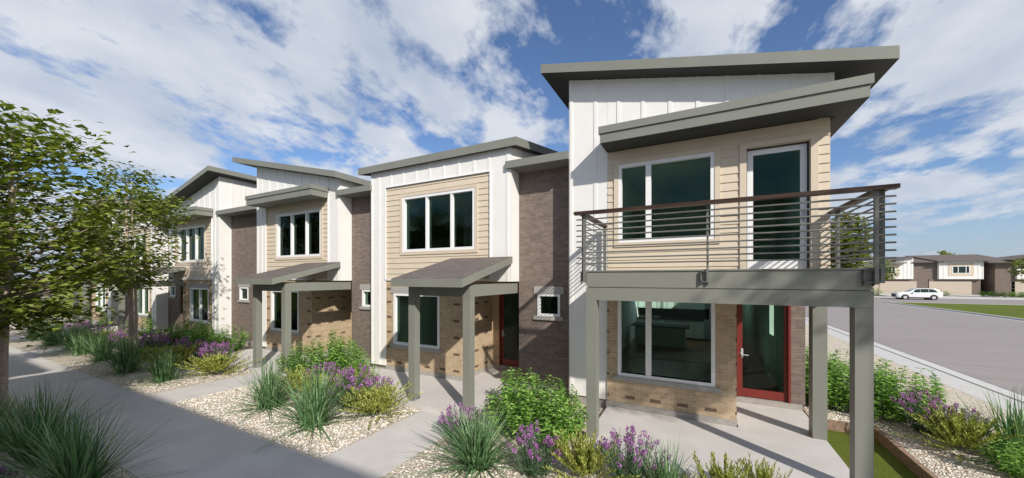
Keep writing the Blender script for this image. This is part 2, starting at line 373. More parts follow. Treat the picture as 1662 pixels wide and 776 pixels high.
def accents(mb, xs, zs, Y, axis='y', mi=1, sgn=1):
    for x in xs:
        for z in zs:
            if axis == 'y': mb.box(x - .1, x + .1, Y - .012 * sgn, Y, z - .03, z + .03, mi)
            else: mb.box(Y, Y + .012 * sgn, x - .1, x + .1, z - .03, z + .03, mi)

YF, YB, DEEP = 8.37, 8.85, 17.0
ROWG = 'townhouses in the long row beside the walk'

# ------------------------------------------------------------------ ground and paving
struct('ground', MB().face([(-900, -700, -.33), (900, -700, -.33), (900, 1200, -.33), (-900, 1200, -.33)]), 'lawn_far')
m = MB(); m.box(-44, 2.095, 3.82, 9.4, -.4, -.10); m.box(-44, 9, -2.4, 2.2, -.4, -.10); struct('gravel_bed', m, 'gravel')
m = MB(); m.box(-60, 3.1, 2.2, 3.82, -.4, -.094)
for a, b, e in ((-5.60, -4.30, 6.36), (-12.62, -11.33, 6.36), (-24.6, -23.3, 6.36), (-31.3, -30.0, 6.36), (.9, 2.05, 6.0)):
    m.box(a, b, 3.82, e, -.4, -.0935)
struct('path', m, 'concrete')
# raised bed at the end of the row, sunken lawn strip beside the porch
m = MB(); zz = lambda x: -.03 if x < 4.6 else -.03 - .17 * (x - 4.6) / 1.9
for a, b in ((3.2, 4.6), (4.6, 6.5)):
    m.hexa([(a, -6, -.4), (b, -6, -.4), (b, 9.7, -.4), (a, 9.7, -.4), (a, -6, zz(a)), (b, -6, zz(b)), (b, 9.7, zz(b)), (a, 9.7, zz(a))])
    a2 = 2.15 if a == 3.2 else a
    m.hexa([(a2, 9.7, -.4), (b, 9.7, -.4), (b, 62, -.4), (a2, 62, -.4), (a2, 9.7, zz(a)), (b, 9.7, zz(b)), (b, 62, zz(b)), (a2, 62, zz(a))])
struct('raised_gravel_bed', m, 'gravel')
t = thing('bed_edging', 'long low rusty brown edging wall that holds back the raised gravel bed', 'garden edging', (3.15, 2, -.3))
m = MB(); rng = random.Random(5); y = -6.
while y < 9.62:
    dy = rng.uniform(.5, .9); m.box(3.12 + rng.uniform(-.008, .008), 3.2, y, min(y + dy, 9.62), -.36, -.015 + rng.uniform(-.01, .008)); y += dy
part(m, 'edging_block', 'edging_stone', t)
m = MB(); x = 2.15
while x < 3.19:
    m.box(x, min(x + .55, 3.2), 9.625, 9.7, -.36, -.02); x += .555
part(m, 'edging_block', 'edging_stone', t)
struct('lawn', MB().face([(2.0, -6, -.22), (3.15, -6, -.22), (3.15, 9.65, -.22), (2.0, 9.65, -.22)]), 'lawn')
m = MB(); m.box(6.5, 7.28, -40, 63, -.45, -.195); struct('pavement', m, 'concrete_pale')
m = MB(); m.box(7.30, 7.46, -40, 63, -.45, -.17); m.box(7.46, 7.9, -40, 63, -.45, -.262); m.box(21.3, 21.7, -40, 62.5, -.45, -.262); m.box(21.7, 21.9, -40, 62.5, -.45, -.13)
m.box(21.7, 90, 62.5, 62.7, -.45, -.13); m.box(21.7, 90, 62.7, 63.2, -.45, -.262); m.box(-60, 7.3, 63, 63.2, -.45, -.13)
struct('kerb', m, 'kerb_concrete')
struct('road', MB().face([(7.9, -40, -.255), (21.3, -40, -.255), (21.3, 63.2, -.255), (7.9, 63.2, -.255)]).face([(-80, 63.2, -.255), (140, 63.2, -.255), (140, 80, -.255), (-80, 80, -.255)]), 'road_surface')
struct('verge_lawn', MB().box(21.9, 90, -40, 62.5, -.44, -.15), 'lawn')
m = MB(); m.box(-80, 140, 80, 80.25, -.45, -.13); m.box(-80, 140, 80.27, 81.6, -.45, -.15); struct('far_pavement', m, 'kerb_concrete')
m = MB(); m.box(29.5, 46.2, 81.62, 97, -.45, -.17); m.box(50, 60, 81.62, 97, -.45, -.17); m.box(14, 26, 81.62, 97, -.45, -.17); struct('driveway', m, 'concrete_pale')
# loose pebbles over the near gravel: nobody could count them
def pebbles():
    rng = random.Random(11); m = MB(); t = (1 + 5 ** .5) / 2
    V = [Vector(v).normalized() for v in ((0, 0, 1), (1, 0, 0), (0, 1, 0), (-1, 0, 0), (0, -1, 0), (0, 0, -1))]
    Fc = [(0, 1, 2), (0, 2, 3), (0, 3, 4), (0, 4, 1), (5, 2, 1), (5, 3, 2), (5, 4, 3), (5, 1, 4)]
    regs = [(-4.25, 1.9, 3.85, 5.9, 3600, -.1), (-11.3, -5.65, 3.85, 6.3, 6000, -.1), (-20, -12.7, 3.85, 6.4, 2600, -.1), (-10.5, -6, .8, 2.18, 1500, -.1), (2.2, 3.1, 9.72, 10.9, 500, -.03), (3.25, 4.9, 7, 13, 2600, -.03)]
    for x0, x1, y0, y1, n, z in regs:
        for _ in range(n):
            c = Vector((rng.uniform(x0, x1), rng.uniform(y0, y1), z)); r = rng.uniform(.009, .025); sx, sy, sz = r * rng.uniform(.8, 1.5), r * rng.uniform(.8, 1.3), r * rng.uniform(.4, .75)
            a = rng.uniform(0, 6.3); i = len(m.v)
            for v in V:
                x, y = v.x * sx, v.y * sy; m.v.append((c.x + x * math.cos(a) - y * math.sin(a), c.y + x * math.sin(a) + y * math.cos(a), c.z + v.z * sz + sz * .4))
            for f in Fc: m.f.append(tuple(i + k for k in f)); m.mi.append(0)
    struct('pebbles', m, 'pebble', 'stuff')
pebbles()

# ------------------------------------------------------------------ end townhouse with the balcony
def end_house():
    t = thing('townhouse', 'end townhouse nearest the road, with a balcony on grey posts and a red glass door', 'townhouse', (-.3, 10, 0), ROWG)
    top = lambda x: 7.76 - .226 * (x + 2.75)
    # white siding: left strip, band above the lower roof, sides
    m = MB(); wall(m, 'y', YF, -2.77, -1.84, .12, top, .14)
    wall(m, 'y', YF - .004, -1.84, 2.2, 6.0, top, .14)
    xs = [-2.71, -2.12, -1.59, -1.06, -.51, .02, .55, 1.08, 1.61, 2.15]
    battens(m, 'y', YF, [x for x in xs if x < -1.9] , .12, top); battens(m, 'y', YF - .004, [x for x in xs if x > -1.8], 6.0, top)
    wall(m, 'x', -2.77, YF + .14, 13.6, .12, lambda y: top(-2.77), .14)
    wall(m, 'x', 2.14, 10.05, 13.6, 3.0, lambda y: top(2.14), .14, sgn=-1)
    wall(m, 'x', 2.2, YF + .14, 10.05, 6.0, lambda y: top(2.2), .14, sgn=-1)
    battens(m, 'x', -2.77, frange(9, 17, .53), .12, top(-2.77))
    battens(m, 'x', 2.14, frange(10.2, 17, .53), 3.0, 6.5, sgn=-1)
    wall(m, 'y', 13.6, -2.77, 2.14, -.2, top, .14, sgn=-1, holes=[(-2.6, .55, .1, 2.75), (.72, 1.86, .1, 2.8)])
    part(m, 'siding_wall', 'white_siding', t)
    m = MB(); wall(m, 'y', YF, -1.84, 2.14, 3.02, 5.85, .16, holes=[(-1.55, .28, 3.80, 5.49), (.87, 1.85, 3.08, 5.49)], lap=.168)
    wall(m, 'x', 2.14, YF + .16, 10.04, 3.02, 5.85, .14, lap=.168, sgn=-1)
    m.box(.70, 2.14, YF + .01, 10.05, 2.9, 3.02)
    m.box(.755, .868, YF - .034, YF, 3.08, 5.60); m.box(1.86, 1.97, YF - .034, YF, 3.08, 5.60); m.box(.868, 1.86, YF - .034, YF, 5.50, 5.60)
    part(m, 'clapboard_wall', 'beige_siding', t)
    YW = 8.33
    m = MB(); wall(m, 'y', YW, -1.84, .70, .12, 3.0, .16, holes=[(-1.55, .28, .80, 2.62)])
    wall(m, 'x', .70, YW + .16, 10.04, .12, 2.9, .14, sgn=-1)
    for z in (.26, .745, 1.23, 1.715, 2.2):
        for x in (-1.9, -1.33, -.80, -.27, .26, .79):
            if z > .7 and -1.72 < x < .55: continue
            m.box(max(x - .1, -1.838), min(x + .1, .702), YW - .012, YW + .002, z - .03, z + .03, 1)
            if x > .7: m.box(.70, .712, YW + .02, YW + .2, z - .03, z + .03, 1)
    part(m, 'brick_wall', ['tan_brick', 'accent_brick'], t)
    m = MB(); wall(m, 'y', 10.03, .71, .85, .12, 2.9, .14); wall(m, 'y', 10.03, 1.88, 2.14, .12, 2.9, .14)
    wall(m, 'y', 10.03, .85, 1.88, 2.62, 2.9, .14)
    wall(m, 'x', 2.14, 10.17, 13.6, -.2, 3.0, .14, sgn=-1, holes=[(11.9, 12.55, 1.35, 2.55)]); part(m, 'side_brick_wall', 'brown_brick', t)
    for q in ((-2.77, -1.86, 8.42, 8.6, .12), (-1.86, .70, YW - .025, YW + .1, .118), (.705, .72, YW + .1, 10.0, .118), (.73, 2.08, 9.99, 10.2, .118)):
        part(MB().box(*q[:4], -.3, q[4]), 'foundation', 'foundation', t)
    m = MB(); m.box(-1.82, 2.09, 6.02, YW - .03, -.3, 0); m.box(.73, 2.09, YW - .03, 9.985, -.3, 0); part(m, 'porch', 'concrete', t)
    # roofs
    zb = lambda x, y: top(x) + .004
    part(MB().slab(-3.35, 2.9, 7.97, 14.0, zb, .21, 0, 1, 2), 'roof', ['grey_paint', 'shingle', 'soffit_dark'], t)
    m = MB(); m.box(-1.86, 2.47, 7.72, YF - .03, 5.86, 6.055); m.box(-1.89, 2.51, 7.69, YF - .03, 6.06, 6.21); m.box(2.21, 2.47, YF - .03, 10.6, 5.86, 6.055); m.box(2.21, 2.51, YF - .03, 10.6, 6.06, 6.21)
    part(m, 'lower_roof', 'grey_paint', t)
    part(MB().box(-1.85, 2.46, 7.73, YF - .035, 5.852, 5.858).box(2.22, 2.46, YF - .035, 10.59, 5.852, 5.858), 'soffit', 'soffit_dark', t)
    window(t, -1.59, .32, 3.75, 5.52, YF, [(-.95, .11)], trim='beige_siding', fw=.07)
    window(t, -1.60, .33, .73, 2.66, YW, [(-.945, .115)], sill=True, fw=.07)
    # balcony door: white, full glass
    door(t, .87, 1.85, 3.09, 5.49, YF + .10, 'white_trim', 'soffit_dark', 1, 'window_glass', .1, .22, jw=.014)
    door(t, .85, 1.88, .125, 2.62, 10.07, st=.065, jw=.045)
    room(-2.6, .55, YW + .16, 18.8, .1, 2.75, t, fill_light_hole=(16.9, 18.4)); room(.72, 1.86, 10.18, 18.6, .1, 2.8, t, 'inside_green', 'hall_interior', fill_light_hole=(16.6, 18.0), sidewin=(11.9, 12.55, 1.35, 2.55))  # kitchen and hall ceilings opened out of view, added to brighten them
    r = room(-1.8, .72, YF + .16, 13.3, 3.1, 5.78, t, 'inside_white', 'upstairs_interior'); room(.74, 1.99, YF + .16, 12.6, 3.1, 5.8, t, 'inside_green', 'upstairs_interior')
    for x in frange(-2.55, -1.1, .42) + frange(-.95, .1, .42):     # kitchen seen through the lower window
        for q in ((18.2, .2, .98), (18.4, 1.5, 2.45)):
            m = MB(); m.box(x, x + .405, q[0], 18.78, q[1], q[2]); m.box(x + .05, x + .355, q[0] - .012, q[0], q[1] + .05, q[2] - .05); part(m, 'kitchen_cabinet', 'cabinet_green', t)
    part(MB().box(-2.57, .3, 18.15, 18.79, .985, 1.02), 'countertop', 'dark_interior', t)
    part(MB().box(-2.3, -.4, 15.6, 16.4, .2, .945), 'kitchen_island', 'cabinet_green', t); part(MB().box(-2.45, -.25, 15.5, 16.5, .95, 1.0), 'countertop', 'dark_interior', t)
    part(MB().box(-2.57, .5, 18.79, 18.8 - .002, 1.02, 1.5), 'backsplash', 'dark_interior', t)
    m = MB()     # stair in the hall
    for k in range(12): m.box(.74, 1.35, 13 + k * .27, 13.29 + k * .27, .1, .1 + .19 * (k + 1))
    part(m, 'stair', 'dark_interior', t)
    # balcony
    b = MB(); b.box(-1.80, 2.09, 6.45, YF - .045, 2.785, 3.06); b.box(-1.82, 2.11, 6.43, YF - .045, 3.062, 3.085, 0)
    b.box(-1.78, 2.07, 6.47, YF - .05, 2.773, 2.784); part(b, 'balcony_deck', 'grey_paint', t)
    b = MB(); b.box(-1.81, 2.10, 6.455, 6.65, 2.545, 2.772); b.box(-1.81, -1.62, 6.655, YW - .04, 2.545, 2.772); b.box(1.91, 2.10, 6.655, 8.6, 2.545, 2.772); part(b, 'beam', 'grey_paint', t)
    for x0, x1, y0, y1 in ((-1.81, -1.62, 6.455, 6.65), (1.91, 2.10, 6.455, 6.65), (1.89, 2.10, 8.36, 8.62)):
        part(MB().box(x0, x1, y0, y1, .001, 2.543), 'post', 'grey_paint', t)
    rl = MB(); z0, z1 = 4.10, 4.155
    rl.box(-2.0, 2.30, 6.30, 6.42, z0, z1); rl.box(-1.93, -1.82, 6.42, 8.26, z0, z1); rl.box(2.12, 2.24, 6.42, 8.5, z0, z1)
    h = part(rl, 'handrail', 'handrail_wood', t)
    b = MB(); b.box(2.12, 2.24, 6.42, 8.5, z0 - .004, z0 - .001)
    k = 0
    for i in range(9):
        z = 3.21 + i * .1005
        bb = MB(); bb.tube([(-1.97, 6.385, z), (2.29, 6.385, z)], .013, 8); part(bb, 'rail', 'rail_metal', t)
        bb = MB(); bb.tube([(-1.865, 6.40, z), (-1.865, 8.28, z)], .013, 8); part(bb, 'rail', 'rail_metal', t)
        bb = MB(); bb.tube([(2.18, 6.36, z), (2.18, 8.5, z)], .013, 8); part(bb, 'rail', 'rail_metal', t)
    def npost(x0, x1, y0, y1, zb=2.93): part(MB().box(x0, x1, y0, y1, zb, 4.10), 'baluster_post', 'rail_metal', t)
    npost(-1.845, -1.80, 6.375, 6.425, 2.86); npost(.135, .165, 6.398, 6.44, 2.88); npost(2.085, 2.125, 6.375, 6.425, 2.86)
    npost(-1.88, -1.85, 6.42, 6.48, 2.9); npost(-1.90, -1.84, 8.2, 8.26, 3.08); npost(2.165, 2.205, 6.44, 6.6, 2.88); npost(2.165, 2.205, 8.1, 8.2, 3.0)
    for x in (-1.90, .05, 1.98):
        m = MB(); m.box(x, x + .1, 6.40, 6.448, 2.88, 2.90); m.box(x, x + .1, 6.40, 6.448, 3.045, 3.055); m.box(x, x + .012, 6.40, 6.449, 2.84, 3.056); m.box(x + .1, x + .112, 6.40, 6.449, 2.84, 3.056)
        part(m, 'rail_bracket', 'dark_metal', t)
    return t
end_house()

# ------------------------------------------------------------------ the other townhouses of the row
def unit(xc, mirror, style, label, lowwin=True, fill=None, yr=8.0, left=False):
    """xc: outer corner of the white wall on the entrance side; u runs from it across the front"""
    sg = 1 if mirror else -1
    X = lambda u: xc + sg * u
    t = thing('townhouse', label, 'townhouse', (X(2.6), 10, 0), ROWG)
    W = 5.24
    if style == 'flat': top = lambda x: 6.41
    else:
        hi = X(W) ; top = lambda x: 7.62 - .226 * abs(x - hi)
    rise = .188 if style == 'flat' else 0
    side = lambda x: (lambda y: top(x) + rise * (y - YF))
    m = MB()
    wall(m, 'y', YF, X(W), X(4.58), .11, top, .14)                 # far strip to the ground
    wall(m, 'y', YF, X(.64), X(0), 2.85, top, .14)
    wall(m, 'y', YF, X(4.58), X(.64), 5.85, top, .14)
    bt = [u for u in (.1, .63 + .04, 1.16, 1.69, 2.22, 2.75, 3.28, 3.81, 4.34, 4.87, 5.2)]
    for u in bt:
        z0 = .11 if u > 4.6 else 2.85 if u < .6 else 5.87
        battens(m, 'y', YF, [X(u)], z0, top)
    wall(m, 'x', X(0), YF + .14, DEEP, 2.85, side(X(0)), .14, sgn=sg)
    wall(m, 'x', X(W), YF + .14, DEEP, .11, side(X(W)), .14, sgn=-sg)
    battens(m, 'x', X(W), frange(YF + .5, 17, .53), .11, side(X(W)), sgn=-sg)
    wall(m, 'y', DEEP, X(0), X(W), -.2, lambda x: top(x) + rise * (DEEP - YF), .14, sgn=-1)
    part(m, 'siding_wall', 'white_siding', t)
    # clapboard field, set back a little, with a shadow-line trim round it
    wz = (3.76, 5.48); wu = (1.15, 3.86) if style == 'flat' else (1.07, 3.86)
    m = MB(); wall(m, 'y', YF + .03, X(4.58), X(.64), 2.91, 5.85, .14, holes=[(X(wu[0] + .03), X(wu[1] - .03), wz[0] + .03, wz[1] - .03)], lap=.168)
    part(m, 'clapboard_wall', 'beige_siding', t)
    m = MB(); m.box(X(4.56), X(4.6), YF - .028, YF - .001, 2.9, 5.87); m.box(X(.61), X(.65), YF - .028, YF - .001, 2.9, 5.87); m.box(X(4.56), X(.65), YF - .028, YF + .028, 5.85, 5.88); m.box(X(4.58), X(1.6), YF - .02, YF + .06, 2.865, 2.905)
    part(m, 'trim', 'white_trim', t)
    window(t, X(wu[0]), X(wu[1]), wz[0], wz[1], YF + .03, [X(1.97), X(2.9)], trim='beige_siding', deep=.12)
    part(MB().box(X(1.6), X(.15), YF + .15, 10.1, 2.86, 2.95), 'soffit', 'white_siding', t)
    # brick ground floor
    YW = 8.39; lw = (2.39, 4.24)
    m = MB(); wall(m, 'y', YW, X(4.58), X(1.59), .12, 2.86, .16, holes=[(X(lw[0] + .05), X(lw[1] - .05), .88, 2.42)])
    wall(m, 'x', X(1.59), YW + .16, 10.1, .12, 2.86, .14, sgn=sg); wall(m, 'y', 10.1, X(1.59), X(1.32), .12, 2.86, .14)
    for z in (.26, .74, 1.22, 1.70, 2.18, 2.6):
        for u in (1.78, 2.28, 2.86, 3.43, 4.0, 4.44):
            if z > .7 and 2.2 < u < 4.42 and z < 2.7: continue
            m.box(X(u - .1), X(u + .1), YW - .012, YW + .002, z - .03, z + .03, 1)
        for y in (8.62, 9.15, 9.7):
            m.box(X(1.59), X(1.578), y - .1, y + .1, z - .03, z + .03, 1)
    part(m, 'brick_wall', ['tan_brick', 'accent_brick'], t)
    window(t, X(lw[0]), X(lw[1]), .83, 2.46, YW, [(X(3.32), .08)], sill=True, lintel=True)
    for q in ((X(W), X(4.6), YF + .08, YF + .3, .11), (X(4.58), X(1.57), YW - .025, YW + .1, .118), (X(1.59), X(1.565), YW + .1, 10.08, .118), (X(1.56), X(.05), 10.07, 10.2, .118), (X(-.02), X(-1.56), YB - .02, YB + .1, .118)):
        part(MB().box(*q[:4], -.3, q[4]), 'foundation', 'foundation', t)
    door(t, X(1.32), X(.40), .125, 2.6, 10.12, hside=0 if not mirror else 1, st=.08, jw=.05)
    room(X(4.5), X(1.75), YW + .17, 14, .1, 2.8, t); room(X(1.5), X(.05), 10.27, 14, .1, 2.8, t, 'inside_green', 'hall_interior'); room(X(5.1), X(.15), YF + .2, 13.5, 3.1, 5.8, t, 'inside_white', 'upstairs_interior')
    # dark brick section beside the entrance with a small window
    m = MB(); a, b = X(0) - sg * .0, X(-1.56)
    wall(m, 'y', YB, a, b, .12, 6.2, .14, holes=[(X(-.60), X(-1.16), 1.95, 2.50)]); wall(m, 'x', X(0), YB + .14, 10.1, .12, 2.85, .12, sgn=-sg)
    wall(m, 'y', 10.1, X(0), X(.40), .12, 2.86, .14); wall(m, 'y', 10.1, X(.4), X(1.32), 2.6, 2.86, .14)
    part(m, 'dark_brick_wall', 'brown_brick', t)
    window(t, X(-.56), X(-1.20), 1.93, 2.52, YB, sill=True, lintel=True, fw=.06)
    room(X(-.1), X(-1.5), YB + .15, 12, .1, 2.9, t)
    part(MB().box(X(.13), X(-1.6), 8.28, 9.2, 5.84, 6.03), 'lower_roof', 'grey_paint', t)
    if style == 'flat':
        zb = lambda x, y: 6.414 + .188 * (y - 8.37)
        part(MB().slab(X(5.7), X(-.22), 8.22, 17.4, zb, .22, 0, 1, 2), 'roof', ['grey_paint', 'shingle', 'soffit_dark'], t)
    else:
        hi = X(W); zb = lambda x, y: 7.624 - .226 * abs(x - hi) * (1 if (x - hi) * (xc - hi) > 0 else -1)
        over = .36 if mirror else 1.17
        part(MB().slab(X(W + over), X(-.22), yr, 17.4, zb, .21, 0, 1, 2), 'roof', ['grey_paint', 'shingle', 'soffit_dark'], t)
        m = MB(); m.box(X(4.70), X(.62), 7.70, YF - .03, 5.82, 6.03); m.box(X(4.73), X(.59), 7.67, YF - .03, 6.035, 6.18); part(m, 'lower_roof', 'grey_paint', t)
    # link section towards the next house
    part(MB().box(X(-1.56), X(.2), 9.25, DEEP, 5.9, 6.0), 'rear_roof', 'shingle', t)
    # canopy on two posts
    zc = lambda x, y: 2.93 - .18 + (y - 6.07) * (.59 / 2.3)
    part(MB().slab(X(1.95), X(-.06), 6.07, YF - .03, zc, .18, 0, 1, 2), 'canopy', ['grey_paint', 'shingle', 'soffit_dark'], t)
    m = MB(); m.box(X(1.82), X(.04), 6.5, 6.69, 2.53, 2.80); m.box(X(.23), X(.04), 6.695, YB - .01, 2.53, 2.80); m.box(X(1.82), X(1.63), 6.695, YF - .03, 2.53, 2.80)
    part(m, 'beam', 'grey_paint', t)
    for u in (1.82, .23): part(MB().box(X(u), X(u - .19), 6.5, 6.69, .001, 2.528), 'post', 'grey_paint', t)
    m = MB(); m.box(X(5.3), X(-.02), 6.36, YW - .03, -.3, 0); m.box(X(1.56), X(.0), YW - .03, 10.06, -.3, 0); part(m, 'porch', 'concrete', t)
    if fill:      # extra dark brick bay on the other side
        f0, f1, w0, w1 = fill; m = MB(); wall(m, 'y', YB, f0, f1, .12, 6.2, .14, holes=[(w0 + .04, w1 - .04, 1.95, 2.50)]); part(m, 'dark_brick_wall', 'brown_brick', t)
        part(MB().box(f0, f1, YB - .02, YB + .1, -.3, .118), 'foundation', 'foundation', t)
        window(t, w0, w1, 1.93, 2.52, YB, sill=True, lintel=True, fw=.06); room(f0 + .1, f1 - .1, YB + .15, 12, .1, 2.9, t)
        part(MB().box(f0 - .13, f1, 8.28, 9.2, 5.84, 6.03), 'lower_roof', 'grey_paint', t); part(MB().box(f0, f1, 9.25, DEEP, 5.9, 6.0), 'rear_roof', 'shingle', t)
    return t
unit(-4.37, False, 'flat', 'townhouse next to the balcony house, low level-fronted roof and canopy on two grey posts')
unit(-11.17, False, 'slope', 'townhouse second from the balcony house, its main roof sloping down to the right')
unit(-24.77, True, 'slope', 'townhouse third from the balcony house, roof peaking at its right, partly behind tree leaves', fill=(-19.53, -16.40, -18.78, -18.05), yr=7.8)
unit(-31.5, True, 'flat', 'townhouse behind the slim young tree, second from the far end of the row')
unit(-38.2, True, 'slope', 'farthest townhouse at the left end of the row, hidden behind foliage', yr=7.8)

# ------------------------------------------------------------------ plants
PR = {}
def blade(m, base, az, lean, Ln, wd, droop, seg=4, mi=0):
    d = Vector((math.cos(az), math.sin(az), 0)); sd = Vector((-math.sin(az), math.cos(az), 0)); i = len(m.v)
    for k in range(seg + 1):
        s_ = k / seg; p = base + d * (Ln * s_ * math.sin(lean) * (1 + .25 * s_)) + Vector((0, 0, Ln * (s_ * math.cos(lean) - droop * s_ * s_)))
        w_ = wd * (1 - s_ * .93) if s_ > .15 else wd * .8
        m.v.append(tuple(p - sd * w_)); m.v.append(tuple(p + sd * w_))
    for k in range(seg):
        a = i + 2 * k; m.f.append((a, a + 1, a + 3, a + 2)); m.mi.append(mi)
def leaf(m, p, d, n, ln, wd, mi=0, fold=.25):
    d = d.normalized(); sd = d.cross(n)
    if sd.length < 1e-3: sd = Vector((1, 0, 0))
    sd.normalize(); up = sd.cross(d); q = p + d * ln * .45
    i = len(m.v); m.v += [tuple(p), tuple(q + sd * wd + up * wd * fold), tuple(p + d * ln - up * ln * .12), tuple(q - sd * wd + up * wd * fold), tuple(q)]
    m.f += [(i, i + 1, i + 2, i + 4), (i, i + 4, i + 2, i + 3)]; m.mi += [mi, mi]
def rv(r): return Vector((r.uniform(-1, 1), r.uniform(-1, 1), r.uniform(-1, 1))).normalized()
def mk_grass(seed, n=290, H=.85):
    r = random.Random(seed); m = MB()
    for _ in range(n):
        a = r.uniform(0, 6.283); b = Vector((r.gauss(0, .06), r.gauss(0, .06), 0)); le = min(abs(r.gauss(0, .68)), 1.35)
        blade(m, b, a, le, H * r.uniform(.65, 1.15), r.uniform(.008, .016), r.uniform(.02, .30) * (le + .2), 5)
    return m.mesh('ornamental_grass', ['grass_blade'])
def mk_shrub(seed, H=.95, Rd=.62, n=40, lf=.125):
    r = random.Random(seed); m = MB(); m2 = MB()
    for _ in range(n):
        a = r.uniform(0, 6.283); rr = Rd * math.sqrt(r.random()); h = H * (1 - .45 * (rr / Rd) ** 2) * r.uniform(.75, 1.12)
        b = Vector((math.cos(a) * rr * .35, math.sin(a) * rr * .35, 0)); tp = Vector((math.cos(a) * rr, math.sin(a) * rr, h)); pts = []
        for k in range(6):
            s_ = k / 5; pts.append(b.lerp(tp, s_) + Vector((math.cos(a), math.sin(a), 0)) * .12 * math.sin(s_ * 3.14))
        m2.tube(pts, [.005 * (1.3 - k / 5) for k in range(6)], 4, cap=False)
        nn_ = int(h / .045); t0 = r.uniform(0, 6)
        for k in range(2, nn_):
            s_ = k / nn_; x = s_ * 5; i0 = min(int(x), 4); p = pts[i0].lerp(pts[i0 + 1], x - i0); t0 += 1.5
            for q in (0, 3.14):
                az = t0 + q + r.uniform(-.4, .4); d = Vector((math.cos(az), math.sin(az), r.uniform(-.25, .5)))
                leaf(m, p, d, Vector((r.uniform(-.3, .3), r.uniform(-.3, .3), 1)), lf * r.uniform(.65, 1.2) * (1.1 - .35 * s_), lf * .24)
    return m.mesh('leaf_mass', ['shrub_leaf']), m2.mesh('stem', ['sage_leaf'])
def mk_lav(seed, H=.55, Rd=.36, n=95):
    r = random.Random(seed); m = MB(); fl = MB()
    for _ in range(n):
        a = r.uniform(0, 6.283); rr = Rd * math.sqrt(r.random()); h = H * (1 - .35 * (rr / Rd) ** 2) * r.uniform(.7, 1.1)
        b = Vector((math.cos(a) * rr * .4, math.sin(a) * rr * .4, 0)); tp = Vector((math.cos(a) * rr, math.sin(a) * rr, h))
        m.tube([b, b.lerp(tp, .5) + Vector((math.cos(a), math.sin(a), 0)) * .03, tp], .0025, 3, cap=False); t0 = r.uniform(0, 6)
        for k in range(int(h / .022)):
            s_ = (k + 1) / int(h / .022)
            if s_ > .86: break
            p = b.lerp(tp, s_); t0 += 2.4; d = Vector((math.cos(t0), math.sin(t0), .9)); leaf(m, p, d, Vector((0, 0, 1)), r.uniform(.035, .06), .0055)
        if r.random() < .62 and (h > H * .5):
            dr = (tp - b).normalized(); L_ = r.uniform(.05, .10)
            for k in range(26):
                q = tp + dr * (L_ * (r.random() - .3)); d = rv(r); d.z = abs(d.z) * .6; leaf(fl, q + d * .006, d, rv(r), r.uniform(.016, .027), .008)
    return m.mesh('foliage', ['sage_leaf']), fl.mesh('flower_spikes', ['flower'])
def mk_jun(seed, H=.5, Rd=.6, n=150):
    r = random.Random(seed); m = MB()
    for _ in range(n):
        a = r.uniform(0, 6.283); le = min(abs(r.gauss(.35, .5)), 1.4); Ln = r.uniform(.7, 1.1) * (H * math.cos(le) + Rd * math.sin(le)); pr = None
        b = Vector((r.gauss(0, .05), r.gauss(0, .05), 0)); nk = int(Ln / .022)
        for k in range(nk):
            s_ = (k + 1) / nk; p = b + Vector((math.cos(a) * math.sin(le), math.sin(a) * math.sin(le), math.cos(le) - .12 * s_)) * Ln * s_
            if pr is not None and k % 4 == 0: pass
            pr = p
            if s_ < .28: continue
            for _q in range(2):
                t_ = r.uniform(0, 6.283); ax = Vector((math.cos(a) * math.sin(le), math.sin(a) * math.sin(le), math.cos(le) + .15))
                d = ax * 1.1 + Vector((math.cos(t_), math.sin(t_), r.uniform(-.2, .7))) * .75
                leaf(m, p, d, rv(r), r.uniform(.035, .07), .0075)
    return m.mesh('juniper_bush', ['juniper_leaf'])
PR['g'] = [mk_grass(1), mk_grass(2), mk_grass(3, 400, 1.0)]
PR['s'] = [mk_shrub(4), mk_shrub(5)]; PR['l'] = [mk_lav(6), mk_lav(7)]; PR['j'] = [mk_jun(8), mk_jun(9)]
PR['fs'] = [mk_shrub(10, .6, .5, 30, .12)]
def plant(kind, x, y, z, sc, label, group=None, var=None, rot=None, sz=None):
    r = random.Random(hash((round(x * 100), round(y * 100))) & 0xffff); rot = r.uniform(0, 6.28) if rot is None else rot
    P = PR[kind][(var if var is not None else r.randrange(len(PR[kind]))) % len(PR[kind])]
    nm = dict(g='grass_clump', s='leafy_shrub', l='purple_flowering_plant', j='spiky_green_bush')[kind]
    cat = dict(g='ornamental grass', s='shrub', l='flowering plant', j='bush')[kind]
    if isinstance(P, tuple):
        o = bpy.data.objects.new(nm, None); COL.objects.link(o)
        for me in P:
            c = bpy.data.objects.new(me.name.split('.')[0], me); COL.objects.link(c); c.parent = o
    else: o = bpy.data.objects.new(nm, P); COL.objects.link(o)
    o.location = (x, y, z); o.rotation_euler = (0, 0, rot); o.scale = (sc, sc, sz or sc)
    o['label'] = label; o['category'] = cat; o['kind'] = 'thing'
    o['group'] = group or dict(g='ornamental grasses in the gravel beds', s='leafy shrubs along the house fronts', l='purple flowering plants in the beds', j='spiky yellow-green bushes in the beds')[kind]
Z = -.1
A = plant
A('g', -3.14, 4.86, Z, 1.23, 'large grey-green grass clump at the tip of the bed right of the nearest porch path', var=2, sz=.92)
A('l', -4.0, 5.55, Z, 1.12, 'purple-flowered plant half hidden behind the large grass clump near the porch path', var=0)
A('l', -2.22, 5.08, Z, 1.25, 'upright purple-flowered plant between the grass clump and the spiky bush, before the green shrubs', var=1)
A('s', -3.15, 6.35, Z, 1.12, 'bright green leafy shrub in front of the dark brick wall, behind the large grass clump')
A('s', -2.35, 6.15, Z, 1.05, 'bright green leafy shrub just left of the front left balcony post')
